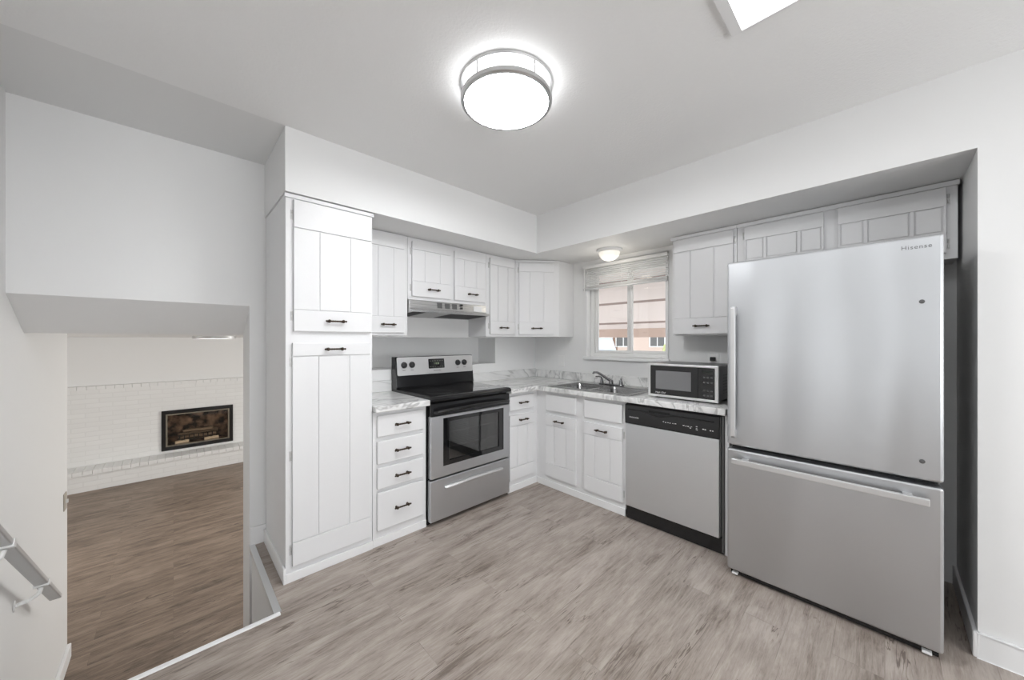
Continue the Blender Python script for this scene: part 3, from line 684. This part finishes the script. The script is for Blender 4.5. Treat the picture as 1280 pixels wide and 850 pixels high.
# ------------------------------------------------------------ refrigerator
t = thing('refrigerator', 'stainless bottom-freezer refrigerator with bar handles in the alcove', 'refrigerator', (2.245, 0.610, 0), R90)
W = 0.775
boxes('cabinet', [(0.006, W-0.006, 0.075, 0.560, 0.045, 1.725)], DARKG, t, 0.006)
ud = boxes('refrigerator_door', [(0, W, 0, 0.065, 0.728, 1.740)], STEEL, t, 0.010)
fd = boxes('freezer_drawer', [(0, W, 0, 0.065, 0.036, 0.708)], STEEL, t, 0.010)
boxes('door_gasket', [(0.012, W-0.012, 0.063, 0.077, 0.06, 1.72)], BLACKP, t)
bm = BM()     # upright bar handle, tapered returns at both ends
prism(bm, [(-0.001, 1.492), (-0.030, 1.492), (-0.046, 1.484), (-0.046, 0.786), (-0.030, 0.775), (-0.001, 0.775), (-0.001, 0.815), (-0.026, 0.825), (-0.026, 1.435), (-0.001, 1.450)], 0.028, 0.050, 'x')
obj('door_handle', bm, SILVER, ud, 0.003, label='silver upright bar handle')
bm = BM(); box(bm, 0.035, 0.735, -0.058, -0.038, 0.640, 0.668); box(bm, 0.075, 0.105, -0.040, -0.0005, 0.642, 0.666); box(bm, 0.660, 0.690, -0.040, -0.0005, 0.642, 0.666)
obj('drawer_handle', bm, SILVER, fd, 0.003, label='silver horizontal bar handle')
text('lettering', 'Hisense', 0.024, DMARK, ud, front_text(0.657, -0.0006, 1.690), spacing=1.15)
for x, z in ((0.716, 1.468), (0.717, 0.806)):
    bm = BM(); lathe(bm, [(0.0085, 0.0), (0.0085, -0.003), (0.005, -0.0045), (0.0, -0.0045)], (x, 0, z), 'y', 18); obj('plug_button', bm, DARKG, ud, smooth=True)
boxes('toe_grille', [(0.012, W-0.012, 0.030, 0.050, 0.005, 0.0355)], BLACK, t)
for x in (0.035, W-0.045):
    bm = BM(); lathe(bm, [(0.022, 0.0), (0.022, 0.008), (0.016, 0.012), (0.009, 0.014), (0.009, 0.046)], (x, 0.095, 0), 'z', 20); box(bm, x-0.014, x+0.014, 0.008, 0.09, 0.010, 0.020); obj('leveling_foot', bm, WHITEP, t, 0.002, label='white levelling foot')
    bm = BM(); lathe(bm, [(0.02, 0.0), (0.02, 0.046)], (x, 0.50, 0), 'z', 16); obj('roller_foot', bm, BLACKP, t)

# ------------------------------------------------------------ lights in view
cl = thing('ceiling_light', 'large round flush ceiling light with two metal rings over the kitchen floor', 'ceiling light', (1.085, 1.175, CZ))
bm = BM(); lathe(bm, [(0.0, -0.076), (0.17, -0.076), (0.186, -0.072), (0.190, -0.0621)], (0, 0, 0), 'z', 64); obj('lens', bm, emit('lamp_white', (0.97, 0.985, 1.0), 31.0), cl, smooth=True)
bm = BM(); lathe(bm, [(0.190, -0.062), (0.190, -0.006), (0.0, -0.006)], (0, 0, 0), 'z', 64); obj('diffuser', bm, emit('lamp_side', (0.97, 0.985, 1.0), 3.0), cl, smooth=True)
bm = BM(); lathe(bm, [(0.191, -0.058), (0.191, -0.078), (0.188, -0.082), (0.198, -0.083), (0.204, -0.078), (0.204, -0.061), (0.200, -0.057), (0.191, -0.058)], (0, 0, 0), 'z', 64); obj('lower_ring', bm, NICKEL, cl, smooth=True)
bm = BM(); lathe(bm, [(0.192, 0.0), (0.192, -0.013), (0.205, -0.013), (0.208, -0.004), (0.206, 0.0), (0.192, 0.0)], (0, 0, 0), 'z', 64); obj('upper_ring', bm, NICKEL, cl, smooth=True)
for a in (YAW+0.62+PI/2*0, YAW+PI/2+0.95, YAW+PI+0.62, YAW-PI/2+0.3):
    bm = BM(); x, y = 0.199*math.cos(a), 0.199*math.sin(a); tube(bm, [(x, y, -0.012), (x, y, -0.064)], 0.004, 8); obj('ring_post', bm, NICKEL, cl, smooth=True)
cl = thing('dome_light', 'small white glass dome light on the soffit above the window', 'ceiling light', (2.775, 1.672, SZ))
bm = BM(); lathe(bm, [(0.108, 0.0), (0.108, -0.014), (0.100, -0.024), (0.092, -0.026), (0.0, -0.026)], (0, 0, 0), 'z', 40); obj('pan', bm, WHITEP, cl, smooth=True)
bm = BM(); pr = [(0.090*math.cos(a), -0.026-0.072*math.sin(a)) for a in [PI/2*k/10 for k in range(11)]]; pr[-1] = (0.0, pr[-1][1]); lathe(bm, pr, (0, 0, 0), 'z', 40); obj('glass_dome', bm, emit('dome_glow', (1.0, 0.91, 0.76), 0.30), cl, smooth=True)
pl = bpy.data.lights.new('dome_bulb', 'POINT'); pl.energy = 0.6; pl.color = (1, 0.93, 0.82); pl.shadow_soft_size = 0.07
po = bpy.data.objects.new('dome_bulb', pl); COL.objects.link(po); po.location = (0, 0, -0.20); po.parent = cl
cl = thing('ceiling_panel_light', 'white framed rectangular light panel in the ceiling at the top edge', 'ceiling light', (1.2, -0.2, CZ))
boxes('frame', [(-0.985, 0.310, 0.56, 0.595, -0.012, 0.0), (-0.985, 0.310, -0.085, -0.05, -0.012, 0.0), (-0.985, -0.95, -0.05, 0.56, -0.012, 0.0), (0.303, 0.310, -0.05, 0.56, -0.012, 0.0)], TRIM, cl, 0.002)
boxes('diffuser', [(-0.948, 0.301, -0.048, 0.558, 0.004, 0.010)], emit('panel_glow', (0.95, 0.975, 1.0), 2.0), cl)
cl = thing('lower_ceiling_light', 'flat round light on the ceiling of the lower room', 'ceiling light', (0.36, 5.6, LC))
bm = BM(); lathe(bm, [(0.0, -0.030), (0.17, -0.030), (0.178, -0.024), (0.178, -0.008)], (0, 0, 0), 'z', 40); obj('diffuser', bm, emit('lower_lamp', (1, 1, 1), 13.0), cl, smooth=True)
bm = BM(); lathe(bm, [(0.18, 0.0), (0.205, 0.0), (0.205, -0.026), (0.198, -0.032), (0.18, -0.032), (0.18, 0.0)], (0, 0, 0), 'z', 40); obj('rim', bm, NICKEL, cl, smooth=True)

# ------------------------------------------------------------ stair things
t = thing('handrail', 'grey metal stair handrail with white brackets on the left wall', 'handrail', (LX, 3.227, -0.131))
sl = math.atan2(0.615, 0.797); L = 1.55; c, s = math.cos(sl), math.sin(sl)
bm = BM(); prism(bm, [(0, 0), (-0.022*s, -0.022*c), (-L*c-0.022*s, L*s-0.022*c), (-L*c, L*s)], 0.058, 0.102, 'x'); obj('rail', bm, mat('rail_metal', (0.62, 0.62, 0.62), 0.42, 0.35), t, 0.004)
for d in (0.36, 1.05):
    y, z = -d*c, d*s
    bm = BM(); prism(bm, [(y-0.014, z+0.014*s+0.003), (y+0.014, z-0.014*s+0.003), (y+0.012-0.026*s, z-0.012*s-0.026*c), (y-0.016-0.026*s, z+0.012*s-0.026*c)], 0.055, 0.105, 'x')
    tube(bm, [(0.078, y-0.018*s, z-0.026), (0.072, y-0.02, z-0.050), (0.045, y-0.025, z-0.066), (0.002, y-0.03, z-0.072)], 0.009, 10)
    lathe(bm, [(0.0, 0.006), (0.022, 0.005), (0.026, 0.001)], (0, y-0.03, z-0.072), 'x', 16)
    obj('bracket', bm, WHITEP, t, label='white bracket')
t = thing('light_switch', 'beige light switch on the left stairwell wall', 'switch', (LX, 4.01, 0.165))
boxes('plate', [(0, 0.006, -0.040, 0.040, -0.06, 0.06)], mat('switch_beige', (0.42, 0.38, 0.32), 0.4), t, 0.003); boxes('toggle', [(0.006, 0.018, -0.006, 0.006, -0.012, 0.014)], WHITEP, t, 0.002)
t = thing('wall_outlet', 'white wall outlet above the backsplash, left of the window', 'outlet', (XW, 2.405, 1.085))
boxes('plate', [(-0.006, 0, -0.038, 0.038, -0.058, 0.058)], WHITEP, t, 0.003); boxes('socket', [(-0.008, -0.006, -0.016, 0.016, 0.010, 0.042), (-0.008, -0.006, -0.016, 0.016, -0.042, -0.010)], WHITEP, t, 0.003)
t = thing('wall_outlet', 'white wall outlet behind the microwave with a black plug in it', 'outlet', (XW, 0.915, 1.145))
boxes('plate', [(-0.006, 0, -0.040, 0.040, -0.058, 0.058)], WHITEP, t, 0.003); boxes('plug', [(-0.034, -0.006, -0.018, 0.018, 0.004, 0.034)], BLACKP, t, 0.005)

# ------------------------------------------------------------ fireplace
t = thing('fireplace_insert', 'black framed fireplace insert in the white brick wall downstairs', 'fireplace', (0.34, 8.75, -0.285))
bm = BM(); grid_slab(bm, [-0.495, -0.44, 0.44, 0.495], [-0.355, -0.290, 0.285, 0.350], lambda i, j: not (i == 1 and j == 1), -0.03, -0.001, 'xz'); obj('frame', bm, BLACK, t, 0.006)
bm = BM(); grid_slab(bm, [-0.44, -0.418, 0.418, 0.44], [-0.290, -0.270, 0.262, 0.285], lambda i, j: not (i == 1 and j == 1), -0.026, -0.004, 'xz'); obj('inner_frame', bm, mat('brass_dull', (0.28, 0.25, 0.20), 0.35, 0.8), t, 0.003)
def soot(name):
    m = bpy.data.materials.new(name); m.use_nodes = True; n, l = nt(m); b = n['Principled BSDF']; b.inputs['Roughness'].default_value = 0.85
    tc = n.new('ShaderNodeTexCoord'); tx = n.new('ShaderNodeTexNoise'); tx.inputs['Scale'].default_value = 7; tx.inputs['Detail'].default_value = 6
    cr = n.new('ShaderNodeValToRGB'); e = cr.color_ramp.elements; e[0].position = 0.42; e[0].color = (0.012, 0.009, 0.008, 1); e[1].position = 0.68; e[1].color = (0.48, 0.32, 0.23, 1)
    l.new(tc.outputs['Object'], tx.inputs['Vector']); l.new(tx.outputs['Fac'], cr.inputs[0]); l.new(cr.outputs[0], b.inputs['Base Color'])
    return m
SOOT = soot('sooty_firebrick')
bm = BM()
box(bm, -0.46, -0.44, 0.0, 0.45, -0.31, 0.31); box(bm, 0.44, 0.46, 0.0, 0.45, -0.31, 0.31); box(bm, -0.46, 0.46, 0.43, 0.45, -0.31, 0.31); box(bm, -0.46, 0.46, 0.0, 0.45, 0.29, 0.31); box(bm, -0.46, 0.46, 0.0, 0.45, -0.315, -0.292)
obj('firebox', bm, SOOT, t)
boxes('glass_door', [(-0.42, 0.42, -0.012, -0.008, -0.272, 0.264)], FIREGL, t)
GR = mat('cast_iron', (0.03, 0.028, 0.026), 0.5, 0.5)
g = thing('fire_grate', 'black iron grate standing inside the fireplace', 'grate', (0.34, 8.95, -0.576))
bm = BM()
for k in range(9):
    x = -0.26+0.065*k; tube(bm, [(x, -0.12, 0.16), (x, -0.11, 0.06), (x, 0.0, 0.05), (x, 0.12, 0.06)], 0.008, 8)
for y in (-0.1, 0.1): tube(bm, [(-0.28, y, 0.055), (0.28, y, 0.055)], 0.008, 8)
obj('bars', bm, GR, g, smooth=True)
for x, y in ((-0.24, -0.1), (0.24, -0.1), (-0.24, 0.1), (0.24, 0.1)):
    bm = BM(); tube(bm, [(x, y, 0), (x, y, 0.055)], 0.009, 8); obj('leg', bm, GR, g)
def bark(name, dark, light):
    m = bpy.data.materials.new(name); m.use_nodes = True; n, l = nt(m); b = n['Principled BSDF']; b.inputs['Roughness'].default_value = 0.85
    tc = n.new('ShaderNodeTexCoord'); mp = n.new('ShaderNodeMapping'); mp.inputs['Scale'].default_value = (4, 25, 25); tx = n.new('ShaderNodeTexNoise'); tx.inputs['Scale'].default_value = 1
    cr = n.new('ShaderNodeValToRGB'); e = cr.color_ramp.elements; e[0].position = 0.40; e[0].color = (*dark, 1); e[1].position = 0.6; e[1].color = (*light, 1)
    l.new(tc.outputs['Object'], mp.inputs[0]); l.new(mp.outputs[0], tx.inputs['Vector']); l.new(tx.outputs['Fac'], cr.inputs[0]); l.new(cr.outputs[0], b.inputs['Base Color'])
    return m
BARK = bark('charred_bark', (0.02, 0.015, 0.012), (0.22, 0.16, 0.11)); PALE = bark('pale_log', (0.40, 0.31, 0.22), (0.75, 0.63, 0.48))
def log(label, p0, p1, r, m):
    o = thing('fire_log', label, 'log', p0); bm = BM(); d = Vector(p1)-Vector(p0)
    pts = [d*k/6 + Vector((0, random.uniform(-.006, .006), random.uniform(-.006, .006))) for k in range(7)]
    tube(bm, pts, [r*random.uniform(.9, 1.08) for _ in pts], 12); obj('bark', bm, m, o, smooth=True); return o
log('long charred log lying along the back of the fire grate', (0.06, 9.025, -0.436), (0.63, 9.025, -0.434), 0.042, BARK)
log('charred log at the front of the fire grate', (0.09, 8.915, -0.483), (0.60, 8.915, -0.485), 0.040, BARK)
log('dark log resting crosswise on top of the other logs', (0.13, 8.945, -0.373), (0.55, 8.985, -0.375), 0.038, BARK)
log('short pale log leaning low at the front left of the grate', (0.02, 8.815, -0.541), (0.20, 8.822, -0.539), 0.034, PALE)
log('short pale log lying low at the front right of the grate', (0.42, 8.815, -0.541), (0.62, 8.822, -0.539), 0.034, PALE)

# ------------------------------------------------------------ outside the window
OG = -0.35
bm = BM(); box(bm, XW+0.2, 60, -12, 50, OG-0.1, OG)
GRD = mat('dry_ground', (0.5, 0.5, 0.47), 0.9, bump=(3, 0.3, 0.02)); o = struct('floor_outside', bm, GRD)
t = thing('window_awning', 'pinkish metal awning sloping down outside the kitchen window', 'awning', (XW+0.17, 1.7, 2.15))
PINK = mat('awning_pink', (0.80, 0.715, 0.695), 0.6); PINKD = mat('awning_seam', (0.30, 0.22, 0.20), 0.6)
sx, sz = 1.02, -0.69; cuts = [0, 0.28, 0.57, 0.886, 1.0]
for a, b in zip(cuts, cuts[1:]):
    bm = BM(); prism(bm, [(sx*a+0.012, sz*a-0.004), (sx*b-0.012, sz*b-0.004), (sx*b-0.012, sz*b+0.02), (sx*a+0.012, sz*a+0.02)], -1.3, 2.0, 'y'); obj('panel', bm, PINK, t)
bm = BM()
for a in cuts[:-1]: prism(bm, [(sx*a-0.02, sz*a+0.002), (sx*a+0.018, sz*a-0.026), (sx*a+0.018, sz*a+0.024), (sx*a-0.02, sz*a+0.024)], -1.3, 2.0, 'y')
obj('seam_rib', bm, PINKD, t)
boxes('valance', [(sx-0.01, sx+0.01, -1.3, 2.0, sz-0.115, sz-0.006)], mat('valance_tan', (0.62, 0.47, 0.40), 0.7), t)
for y in (1.75, -1.2):
    bm = BM(); tube(bm, [(0.005, y, -0.57), (sx*0.97, y-0.25, sz-0.03)], 0.005, 8); obj('arm', bm, PINKD, t)
# far house across the street
t = thing('far_house', 'brick house across the street seen through the window', 'house', (30, 20, OG), math.radians(-50))
boxes('wall', [(-9, 9, 0, 6, 0, 3.0)], REDBRICK, t)
bm = BM(); prism(bm, [(-0.8, 2.9), (3.0, 4.8), (6.8, 2.9)], -9.6, 9.6, 'x'); obj('roof', bm, mat('roof_grey', (0.50, 0.46, 0.44), 0.8), t)
for x in (-6.5, -3.2, 0.4, 3.0, 6.2):
    f = boxes('window', [(x-0.75, x+0.75, -0.06, 0.0, 1.0, 2.5)], TRIM, t); boxes('pane', [(x-0.65, x-0.04, -0.08, -0.06, 1.1, 2.4), (x+0.04, x+0.65, -0.08, -0.06, 1.1, 2.4)], DARKG, f)
boxes('front_door', [(1.55, 2.45, -0.06, 0, 0.1, 2.3)], mat('door_brown', (0.2, 0.12, 0.08), 0.5), t)
# parked vehicle
t = thing('parked_car', 'pale blue-white car parked outside, seen through the left pane', 'car', (13.2, 8.6, OG), math.radians(35))
CARP = mat('car_paint', (0.75, 0.79, 0.84), 0.25)
bm = BM(); prism(bm, [(-2.2, 0.35), (-2.25, 0.75), (-2.0, 0.98), (-1.1, 1.08), (1.2, 1.10), (2.1, 0.98), (2.25, 0.7), (2.2, 0.35)], -0.88, 0.88, 'y'); obj('body', bm, CARP, t, 0.06)
bm = BM()
v = [bm.verts.new(p) for p in ((-1.25, -0.80, 1.07), (1.45, -0.80, 1.07), (1.45, 0.80, 1.07), (-1.25, 0.80, 1.07), (-0.5, -0.64, 1.74), (0.85, -0.64, 1.74), (0.85, 0.64, 1.74), (-0.5, 0.64, 1.74))]
for f in ((0,1,5,4), (1,2,6,5), (2,3,7,6), (3,0,4,7), (4,5,6,7), (3,2,1,0)): bm.faces.new([v[i] for i in f])
cb = obj('cabin', bm, mat('car_glass', (0.36, 0.45, 0.56), 0.5), t, 0.03)
boxes('roof', [(-0.52, 0.87, -0.66, 0.66, 1.735, 1.775)], CARP, t, 0.02)
for x in (-1.4, 1.4):
    for y in (-0.86, 0.86):
        bm = BM(); lathe(bm, [(0.0, y-0.09), (0.30, y-0.09), (0.34, y-0.05), (0.34, y+0.05), (0.30, y+0.09), (0.0, y+0.09)], (x, 0, 0.34), 'y', 24); wh = obj('wheel', bm, BLACKP, t, smooth=True)
# porch post and hedge
t = boxes('brick_post', [(6.7, 7.1, 5.05, 5.45, OG, 3.0)], REDBRICK); tag(t, 'brick post outside at the left edge of the window view', 'post')
bm = BM(); random.seed(11)
for k in range(60):
    c0 = Vector((21+random.uniform(-.8, .8), 7.7+random.uniform(-1.2, 1.2), OG+0.75+random.uniform(-.5, .5)))
    r = random.uniform(.35, .6); bmesh.ops.create_icosphere(bm, subdivisions=2, radius=r, matrix=Matrix.Translation(c0))
o = obj('hedge', bm, mat('hedge_leaf', (0.42, 0.45, 0.20), 0.8, bump=(20, 1, 0.05)), None); tag(o, 'yellow-green hedge outside behind the right pane', 'hedge')
